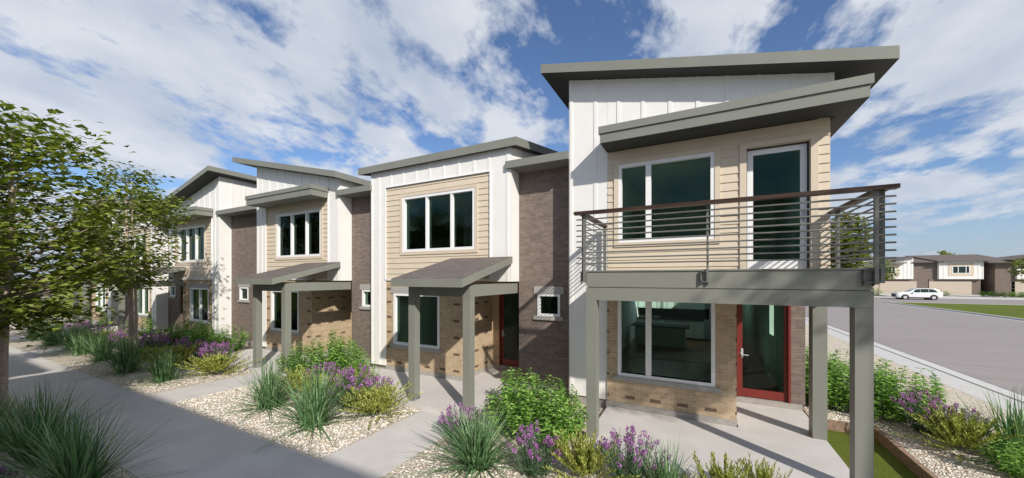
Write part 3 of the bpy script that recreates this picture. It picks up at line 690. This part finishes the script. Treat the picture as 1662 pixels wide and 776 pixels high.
A('s', -3.5, 7.1, Z, 1.1, 'bright green leafy shrub against the dark brick wall under the small window')
A('s', -2.65, 7.0, Z, 1.0, 'bright green leafy shrub at the foot of the white corner of the balcony house')
A('j', -1.47, 5.22, Z, 1.02, 'spiky olive bush in front of the front left balcony post', sz=1.15)
A('l', -.85, 5.45, Z, 1.40, 'purple-flowered plant in front of the balcony porch, right of the spiky olive bush', var=0)
A('g', -.38, 5.2, Z, 1.02, 'dark green grass clump at the bottom edge in front of the balcony porch', var=1)
A('j', .28, 5.35, Z, 0.80, 'spiky yellow-green bush in front of the middle of the balcony porch', sz=1.1)
A('j', .78, 5.6, Z, 0.56, 'small spiky bush at the right end of the bed in front of the balcony porch', sz=1.1)
# bed between the two nearer paths
A('g', -7.02, 4.68, Z, 1.48, 'grey-green grass clump nearest the path in the bed before the low-roofed house', var=0)
A('g', -8.94, 4.82, Z, 1.38, 'grey-green grass clump left of its pair in the bed before the low-roofed house', var=1)
A('j', -6.26, 5.6, Z, 1.40, 'spiky yellow-green bush at the right corner of the middle bed by the porch path', sz=1.1)
A('j', -9.3, 5.75, Z, 1.33, 'spiky yellow-green bush behind the left grass clump near the second porch', sz=1.05)
A('j', -8.1, 5.6, Z, 1.12, 'spiky olive bush between and behind the two grass clumps')
A('l', -7.3, 5.75, Z, 1.62, 'purple-flowered plant behind the grass clump nearest the path', var=0)
A('l', -8.9, 6.15, Z, 1.30, 'purple-flowered plant behind the left grass clump, before the shrub row', var=1)
A('s', -9.6, 7.5, Z, 1.16, 'bright green leafy shrub at the right end of the row below the tan brick recess')
A('s', -10.5, 7.3, Z, 1.20, 'bright green leafy shrub in the middle of the row below the tan brick recess')
A('s', -10.9, 7.95, Z, 1.28, 'tall bright green leafy shrub closest to the tan brick recess wall')
A('s', -11.1, 6.9, Z, 1.04, 'bright green leafy shrub just right of the second house post')
A('l', -6.75, 5.95, Z, 1.25, 'purple-flowered plant between the grass clump and the right corner bush of the middle bed', var=1)
A('j', -7.9, 6.3, Z, 1.0, 'yellow-green bush at the back of the middle bed, before the porch slab')
A('s', -8.6, 7.15, Z, .8, 'low leafy shrub at the porch edge of the low-roofed house')
# bed further left
A('g', -14.0, 4.62, Z, 1.28, 'grey-green grass clump nearest the second porch path, before the round spiky bush', var=1)
A('g', -16.35, 4.5, Z, 1.48, 'dark grass clump at the foot of the slim young tree', var=0)
A('g', -19.5, 4.75, Z, 1.45, 'grass clump just left of the slim tree trunk', var=1)
A('g', -21.8, 4.75, Z, 1.36, 'third grass clump left of the slim tree trunk', var=0)
A('g', -25.9, 4.8, Z, 1.61, 'pale grass clump beside the path end near the far houses', var=1)
A('g', -28.8, 4.8, Z, 1.61, 'pale grass clump farthest to the left along the path', var=0)
A('j', -13.3, 5.65, Z, 1.51, 'round spiky yellow-green bush beside the second porch path, left of the path', sz=1.15)
A('j', -15.3, 5.4, Z, 1.40, 'spiky bush behind the grass clump in the far bed, right of the slim tree')
A('j', -22.6, 5.6, Z, 1.40, 'spiky olive bush in front of the far house posts')
A('l', -14.3, 6.0, Z, 1.56, 'purple-flowered plant behind the round spiky bush of the far bed', var=0)
A('l', -16.2, 6.0, Z, 1.56, 'purple-flowered plant midway between the round spiky bush and the slim tree', var=1)
A('l', -18.3, 5.7, Z, 1.56, 'purple-flowered plant immediately right of the slim tree trunk', var=0)
A('l', -21.0, 5.8, Z, 1.56, 'purple-flowered plant left of the slim tree trunk in front of a grey post', var=1)
A('l', -24.6, 5.8, Z, 1.56, 'purple-flowered plant farther left, before the far porch', var=0)
A('l', -27.2, 5.8, Z, 1.56, 'leftmost purple-flowered plant in the row of beds', var=1)
A('s', -17.0, 7.6, Z, 1.22, 'leafy shrub at the foot of the dark brick bay, right of the white corner')
A('s', -18.2, 7.4, Z, 1.22, 'leafy shrub before the dark brick bay of the third house')
A('s', -19.3, 7.4, Z, 1.28, 'leafy shrub before the white corner of the third house')
A('s', -20.6, 7.5, Z, 1.22, 'leafy shrub below the tall narrow window of the third house')
A('s', -16.3, 7.0, Z, 0.98, 'small leafy shrub beside the left porch post of the second house')
A('s', -25.6, 7.6, Z, 1.22, 'leafy shrub before the shaded dark brick bay beyond the slim tree')
A('s', -32.0, 7.4, Z, 1.28, 'leafy shrub by the farthest porch of the row')
A('j', -17.0, 5.2, Z, 1.1, 'olive bush between two grass clumps, just right of the slim tree')
A('l', -15.2, 6.3, Z, 1.4, 'purple-flowered plant at the back of the far bed, before the second house')
A('l', -19.6, 6.2, Z, 1.4, 'purple-flowered plant behind the slim tree trunk')
A('j', -19.0, 5.7, Z, 1.2, 'olive bush hidden behind the slim tree trunk')
A('s', -17.6, 6.9, Z, 1.1, 'leafy shrub in the second row before the dark brick bay')
A('s', -19.9, 6.9, Z, 1.1, 'leafy shrub in the second row below the tall narrow window')
A('g', -23.6, 4.9, Z, 1.40, 'fourth grass clump left of the slim tree trunk', var=1)
# bed on the viewer's side of the path
A('g', -9.6, 1.62, Z, 1.29, 'large dark grass clump at the lower left, beside the thick tree trunk', var=2)
A('g', -7.75, 1.62, Z, 1.21, 'large dark grass clump at the bottom edge, right of the thick trunk', var=2)
A('g', -11.0, 1.3, Z, 1.15, 'dark grass clump at the left edge in front of the thick trunk', var=2)
A('l', -8.9, 1.1, Z, .7, 'low purple-flowered plant in the bottom left corner', var=0)
# raised bed
A('s', 2.75, 10.6, -.03, 1.23, 'leafy shrub seen between the two right balcony posts')
A('s', 2.5, 11.6, -.03, 1.30, 'leafy shrub behind the dark brick pier of the red door')
A('s', 3.3, 11.4, -.03, 1.23, 'leafy shrub in the raised bed behind the back balcony post')
A('s', 3.55, 10.35, -.03, 1.23, 'leafy shrub just right of the front right balcony post')
A('s', 4.1, 10.6, -.03, 1.10, 'leafy shrub left of the purple flowers in the raised bed')
A('g', 4.0, 11.9, -.03, 0.91, 'thin upright grass clump behind the shrubs of the raised bed', var=0, sz=.9)
A('l', 3.95, 9.75, -.03, 1.32, 'purple-flowered plant on the raised bed, behind the spiky bush', var=1)
A('l', 4.22, 9.5, -.03, 1.15, 'purple-flowered plant at the right of the pair on the raised bed', var=0)
A('j', 3.95, 8.85, -.03, 1.09, 'spiky yellow-green bush on the raised bed above the edging wall', sz=1.15)
A('g', 4.6, 8.85, -.03, 1.35, 'dark grass clump at the right edge of the raised bed', var=0)
A('s', 4.3, 8.15, -.03, .62, 'leafy shrub in the bottom right corner of the raised bed')

A('s', 3.0, 12.8, -.03, 1.1, 'leafy shrub farther back in the raised bed')
A('l', -7.0, 1.0, Z, .9, 'purple-flowered plant at the bottom edge below the dark grass clumps', var=1)
# ------------------------------------------------------------------ trees
def tree(x, y, z, H, cz, crx, crz, nl, lf, label, seed=1, mat='tree_leaf', tr=.07, name='young_tree', group=None, clusters=60, stems=1, cry=None, flat=.35, cat='tree'):
    r = random.Random(seed); t = thing(name, label, cat, (x, y, z), group); m = MB(); c = Vector((x, y, cz)); cry = cry or crx; tips = []
    for s_i in range(stems):
        ofs = Vector((.16 * s_i, .05 * s_i, 0)); pts = []; rad = []
        for k in range(9):
            s_ = k / 8; zz = z + (H * .93 - z) * s_
            pts.append(Vector((x, y, 0)) + ofs * (1 + .8 * s_) + Vector((.06 * math.sin(s_ * 5 + seed + s_i), .06 * math.cos(s_ * 4 + seed), zz))); rad.append(tr * (1 - .8 * s_) * (1.25 if k == 0 else 1) * (1 if s_i == 0 else .6))
        m.tube(pts, rad, 9)
    for k in range(clusters):
        while True:
            v = Vector((r.uniform(-1, 1), r.uniform(-1, 1), r.uniform(-1, 1)))
            if .25 < v.length < 1: break
        v = v * (v.length ** -.35); 
        if v.length > 1.08: v *= 1.08 / v.length
        tip = c + Vector((v.x * crx, v.y * cry, v.z * crz)) 
        h0 = max(z + .38 * (H - z), tip.z - .35 * math.hypot(tip.x - x, tip.y - y) - .25); h0 = min(h0, z + (H * .93 - z) * .97); s_ = (h0 - z) / (H * .93 - z)
        st = Vector((x + .06 * math.sin(s_ * 5 + seed), y + .06 * math.cos(s_ * 4 + seed), h0)); mid = st.lerp(tip, .55) + Vector((0, 0, -.06 * (tip - st).length))
        b0 = max(tr * (1 - .8 * s_) * .42, .008); m.tube([st, st.lerp(mid, .5) + rv(r) * .03, mid, tip], [b0, b0 * .75, b0 * .5, .004], 5, cap=False)
        tips.append((mid, tip))
    part(m, 'trunk', 'bark', t)
    lm = MB(); per = nl // clusters
    for mid, tip in tips:
        L_ = (tip - mid).length
        for _ in range(per):
            s_ = r.uniform(.1, 1.12); p = mid.lerp(tip, s_) + Vector((r.gauss(0, .16 * crx), r.gauss(0, .16 * cry), r.gauss(0, .05 * crz)))
            a = r.uniform(0, 6.283); d = Vector((math.cos(a), math.sin(a), r.uniform(-.45, .15))); leaf(lm, p, d, Vector((r.gauss(0, flat), r.gauss(0, flat), 1)), lf * r.uniform(.7, 1.25), lf * .36)
    part(lm, 'crown', mat, t); return t
YG = 'young trees along the path'
tree(-12.75, 1.75, -.1, 6.5, 4.15, 2.2, 2.4, 8200, .175, 'nearest tree, thick trunk and wide crown cut off by the left edge', 3, tr=.085, group=YG, clusters=130, cry=2.0)
tree(-18.0, 5.0, -.1, 6.9, 4.55, 1.9, 2.3, 6200, .16, 'slim young tree with a pale twin trunk standing among the grasses', 12, tr=.085, group=YG, clusters=85, stems=2, cry=1.5)
tree(-20.5, 1.9, -.1, 6.0, 4.0, 2.0, 2.1, 4800, .17, 'second tree on the near side of the path, mostly behind the nearest crown', 23, tr=.09, group=YG, clusters=85, cry=1.6)
tree(-27.0, 2.0, -.1, 6.4, 4.2, 2.4, 2.2, 5000, .16, 'distant tree at the far left seen through the nearest crown', 31, tr=.09, group=YG, clusters=60, cry=2.0)
tree(7.05, 2.5, -.2, 8.9, 7.55, 1.3, 1.05, 1000, .16, 'tree in the raised bed beside the road, casting dappled shade on the balcony', 41, tr=.09, clusters=60, group='trees by the road')
# far trees
tree(24.0, 84.5, -.2, 15.0, 8.5, 3.4, 6.5, 4600, .7, 'tall yellow-green tree seen through the right balcony railing', 51, 'tree_leaf_bright', .25, clusters=90, name='broadleaf_tree')
tree(29.4, 88, -.2, 6.2, 4.3, 2.2, 2.0, 900, .42, 'small street tree left of the white car in front of the far garages', 61, 'tree_leaf', .09, clusters=30, group='street trees by the far garages')
tree(45.3, 85, -.2, 6.4, 4.2, 2.2, 2.3, 1100, .42, 'small street tree at the right edge before the far houses', 71, 'tree_leaf', .09, clusters=34, group='street trees by the far garages')
tree(53.3, 125, -.2, 9.8, 7.6, 2.2, 2.0, 500, .6, 'bright treetop peeking over the far house roofs', 81, 'tree_leaf_bright', .15, clusters=30, name='broadleaf_tree')

# ------------------------------------------------------------------ houses across the road
FG = 'far townhouses with garages across the road'
def far_house(label, wx, gx, bx, roof, win, lowroof=None, x0=None, x1=None, slope=0, bands=()):
    Yh = 97.; t = thing('townhouse', label, 'townhouse', ((wx[0] + wx[1]) / 2, Yh, -.2), FG)
    base = 5.1 if slope > .15 else 6.1; top = (lambda x: base + slope * (x - wx[0])) if slope else (lambda x: 6.05)
    m = MB(); wall(m, 'y', Yh, wx[0], wx[1], 2.71, top, .3, holes=[(win[0], win[1], 3.75, 5.15)]); battens(m, 'y', Yh, [x for x in frange(wx[0] + .1, wx[1], .55) if not win[0] - .6 < x < win[1] + .6], 2.71, top, w=.09, pr=.03)
    wall(m, 'x', wx[0], Yh + .3, Yh + 10, 2.71, lambda y: top(wx[0]), .3); wall(m, 'x', wx[1], Yh + .3, Yh + 10, 2.71, lambda y: top(wx[1]), .3, sgn=-1)
    m.box(wx[0] + .1, wx[1] - .1, Yh + .3, Yh + 3, 2.72, 2.8)
    part(m, 'siding_wall', 'white_siding', t)
    part(MB().box(win[0] - .5, win[0], Yh - .04, Yh, 3.3, 5.6).box(win[1], win[1] + .5, Yh - .04, Yh, 3.3, 5.6).box(win[0], win[1], Yh - .04, Yh, 5.15, 5.6).box(win[0], win[1], Yh - .04, Yh, 3.3, 3.75), 'trim', 'beige_siding', t)
    wn = MB(); q = .1; a, b = win
    wn.box(a, a + q, Yh - .06, Yh + .1, 3.75, 5.15); wn.box(b - q, b, Yh - .06, Yh + .1, 3.75, 5.15); wn.box(a + q, b - q, Yh - .06, Yh + .1, 5.05, 5.15); wn.box(a + q, b - q, Yh - .06, Yh + .1, 3.75, 3.85)
    for k in (.34, .78): c_ = a + (b - a) * k; wn.box(c_ - .04, c_ + .04, Yh - .05, Yh + .1, 3.85, 5.05)
    wo = part(wn, 'window', 'white_trim', t); part(MB().box(a + .05, b - .05, Yh + .06, Yh + .08, 3.8, 5.1), 'pane', 'dark_glass', wo)
    if lowroof: part(MB().box(lowroof[0], lowroof[1], Yh - .9, Yh - .05, 5.75, 6.0), 'lower_roof', 'grey_paint', t)
    m = MB()
    for a, b, z1, dy in bx: m.box(a, b, Yh + .5 + dy, Yh + 9, -.3, z1)
    part(m, 'brick_wall', 'brown_brick', t)
    g = MB(); g.box(gx[0], gx[1], Yh + .4, Yh + .6, -.2, 2.25)
    for k in range(1, 4): g.box(gx[0] + .1, gx[1] - .1, Yh + .385, Yh + .4, -.2 + k * .6, -.2 + k * .6 + .03)
    part(g, 'garage_door', 'garage_beige', t)
    part(MB().box(gx[0] - .02, gx[1] + .02, Yh + .42, Yh + .62, 2.25, 2.72), 'garage_lintel', 'brown_brick', t)
    m = MB()
    for (a, b, za, zb_, y0, y1, rs) in roof:
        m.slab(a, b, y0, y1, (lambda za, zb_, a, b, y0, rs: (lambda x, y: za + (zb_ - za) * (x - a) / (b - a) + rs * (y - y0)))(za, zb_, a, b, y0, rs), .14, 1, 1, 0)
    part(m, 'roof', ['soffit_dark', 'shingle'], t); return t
far_house('far house behind the white car, roof sloping down to the left', (27.5, 37.2), (28.6, 37.8), [(37.2, 41, 5.9, 0)],
          [(26.5, 37.6, 4.92, 7.03, 96.4, 106, .02), (37.0, 41.2, 5.86, 5.86, 96.8, 108, .135)], (32.3, 34.7), (31, 36), slope=.19)
far_house('far house with the white box upper floor, right of the white car', (40.6, 46.3), (39.5, 45.0), [(45.0, 46.2, 2.7, 0.1)],
          [(40.2, 47.0, 5.97, 5.97, 96.3, 108, .14)], (42.35, 44.6), x0=0)
far_house('far house at the right edge with a taller white upper wall', (50.2, 58), (49.8, 58), [(47.85, 50.2, 5.7, -.1), (46.9, 47.85, 5.7, 6.)],
          [(49.4, 59, 6.0, 7.35, 96.3, 108, .03), (46.6, 50.6, 5.62, 5.62, 96.4, 108, .17)], (53, 55.5), slope=.14)
plants_far = [(28.9, 88.5, 'low shrub left of the small street tree by the garages'), (42.0, 87.5, 'olive shrub, first in the bed by the dark gap between far houses'), (43.2, 87.7, 'rounded shrub in the middle of the far bed'),
              (44.3, 87.2, 'pale shrub below the dark brick of the right far house'), (45.3, 87.4, 'shrub beside the trunk of the right street tree'), (46.2, 87.0, 'shrub at the right picture edge before the far garage'), (37.4, 88.5, 'small shrub just behind the tail of the white car')]
for i, (x, y, lb) in enumerate(plants_far):
    o = bpy.data.objects.new('leafy_shrub', None); COL.objects.link(o); o.location = (x, y, -.18); o.scale = (1.9, 1.9, 1.9 if i else 2.6); o.rotation_euler = (0, 0, i); o['label'] = lb; o['category'] = 'shrub'; o['group'] = 'shrubs by the far garages'
    for me in PR['fs'][0]:
        c = bpy.data.objects.new(me.name.split('.')[0], me); COL.objects.link(c); c.parent = o

# ------------------------------------------------------------------ white car
def car(x, y, z):
    t = thing('parked_car', 'white estate-style car parked at the far roadside', 'car', (x, y, z))
    ST = [(-2.40, .42, .80, .84, .78), (-2.36, .30, .90, .96, .86), (-2.2, .25, .96, 1.04, .93), (-1.5, .24, 1.0, 1.09, .95), (-1.05, .24, 1.03, 1.13, .95), (-.40, .24, 1.04, 1.56, .95), (.0, .24, 1.05, 1.66, .95), (.9, .24, 1.06, 1.68, .95), (1.6, .25, 1.08, 1.62, .95), (2.05, .28, 1.10, 1.42, .94), (2.34, .36, 1.05, 1.14, .90), (2.4, .5, .95, 1.0, .82)]
    def sec(s_):
        X_, zb, zbelt, zt, hw = s_; cab = zt - zbelt > .12; tw = hw * (.74 if cab else .86)
        return [(X_, -hw * .9, zb), (X_, -hw, zb + .18), (X_, -hw, zbelt - .12), (X_, -hw * .95, zbelt), (X_, -tw, zt - .03), (X_, -tw * .8, zt), (X_, tw * .8, zt), (X_, tw, zt - .03), (X_, hw * .95, zbelt), (X_, hw, zbelt - .12), (X_, hw, zb + .18), (X_, hw * .9, zb)]
    m = MB(); ss = [sec(s_) for s_ in ST]
    for a, b in zip(ss, ss[1:]):
        for k in range(12): m.face([(p[0] + x, p[1] + y, p[2] + z) for p in (a[k], a[(k + 1) % 12], b[(k + 1) % 12], b[k])])
    for e in (ss[0], ss[-1]): m.face([(p[0] + x, p[1] + y, p[2] + z) for p in e])
    o = part(m, 'body', 'car_paint', t)
    for sgn in (-1, 1):
        def pt_(X_, fr):
            i = max(k for k in range(len(ST) - 1) if ST[k][0] <= X_); a, b = ss[i], ss[i + 1]; f = (X_ - a[0][0]) / (b[0][0] - a[0][0])
            lo = [a[3][q] + (b[3][q] - a[3][q]) * f for q in range(3)]; hi = [a[4][q] + (b[4][q] - a[4][q]) * f for q in range(3)]
            p = [lo[q] + (hi[q] - lo[q]) * fr for q in range(3)]; return (p[0] + x, y + sgn * (-p[1] + .03), p[2] + z)
        for a0, a1, b0, b1 in ((-.75, .08, -.34, .12), (.14, .96, .17, .96), (1.02, 1.95, 1.02, 1.7)):
            part(MB().face([pt_(a0, .06), pt_(a1, .06), pt_(b1, .92), pt_(b0, .92)]), 'side_window', 'dark_glass', t)
        for wx in (-1.5, 1.45):
            cy = y + sgn * .80; w_ = MB(); w_.tube([(x + wx, cy - .13 * sgn, z + .35), (x + wx, cy + .135 * sgn, z + .35)], .35, 22); wh = part(w_, 'wheel', 'tyre_rubber', t)
            h_ = MB(); h_.tube([(x + wx, cy + .10 * sgn, z + .35), (x + wx, cy + .150 * sgn, z + .35)], .21, 16)
            part(h_, 'rim', 'steel', wh)
            a_ = MB(); a_.tube([(x + wx, cy - .1 * sgn, z + .37), (x + wx, y + sgn * .955, z + .37)], .41, 22); part(a_, 'wheel_arch', 'tyre_rubber', t)
            wh.location = tuple(Vector(wh.location) + Vector((0, sgn * .025, 0)))
        part(MB().box(x - 2.40, x - 2.12, y + sgn * .86, y + sgn * .60, z + .68, z + .80), 'headlight', 'lamp_glass', t)
        part(MB().box(x + 2.15, x + 2.36, y + sgn * .88, y + sgn * .6, z + .88, z + 1.0), 'tail_light', 'red_paint', t)
        part(MB().box(x - .75, x - .55, y + sgn * .95, y + sgn * 1.12, z + 1.0, z + 1.14), 'door_mirror', 'car_paint', t)
    for sgn in (-1, 1): part(MB().box(x - 1.1, x + 1.05, y + sgn * .93, y + sgn * .962, z + .24, z + .36), 'side_skirt', 'tyre_rubber', t)
    part(MB().box(x - 2.45, x - 2.38, y - .55, y + .55, z + .45, z + .78), 'grille', 'tyre_rubber', t)
    part(MB().face([(x - .93, y - .72, z + 1.06), (x - .93, y + .72, z + 1.06), (x - .36, y + .62, z + 1.47), (x - .36, y - .62, z + 1.47)]), 'windscreen', 'dark_glass', t)
car(28.75, 74.2, -.255)

# ------------------------------------------------------------------ row of houses behind the viewer (it shades the path)
def opp(x0, x1, Y, top, label):
    t = thing('townhouse', label, 'townhouse', ((x0 + x1) / 2, Y - 3, -.1), 'houses on the other side of the path'); m = MB(); hs = []
    n = max(1, int((x1 - x0) / 4.4)); w_ = (x1 - x0) / n
    for k in range(n):
        c = x0 + w_ * (k + .5); hs += [(c - 1, c + 1, .9, 2.4), (c - 1, c + 1, 3.8, 5.4)]
    wall(m, 'y', Y, x0, x1, -.2, top, .2, holes=hs, sgn=-1); battens(m, 'y', Y, [a for a in frange(x0, x1, .53) if not any(h[0] - .1 < a < h[1] + .1 for h in hs)], -.2, top, sgn=-1)
    m.box(x0, x0 + .2, Y - 8, Y - .2, -.2, top); m.box(x1 - .2, x1, Y - 8, Y - .2, -.2, top); m.box(x0, x1, Y - 8.2, Y - 8, -.2, top)
    part(m, 'siding_wall', 'white_siding', t)
    part(MB().box(x0 - .3, x1 + .3, Y - 8.5, Y + .35, top, top + .2), 'roof', 'grey_paint', t)
    for h in hs:
        f = MB(); f.box(h[0], h[0] + .07, Y - .1, Y + .02, h[2], h[3]); f.box(h[1] - .07, h[1], Y - .1, Y + .02, h[2], h[3]); f.box(h[0] + .07, h[1] - .07, Y - .1, Y + .02, h[3] - .07, h[3]); f.box(h[0] + .07, h[1] - .07, Y - .1, Y + .02, h[2], h[2] + .07)
        o = part(f, 'window', 'white_trim', t); part(MB().box(h[0], h[1], Y - .09, Y - .08, h[2], h[3]), 'pane', 'dark_glass', o)
opp(-10.1, 3.6, -2.75, 6.4, 'pale house standing behind the viewer across the path')
opp(-27, -11.5, -3.0, 6.15, 'pale house across the path farther left, behind the viewer')
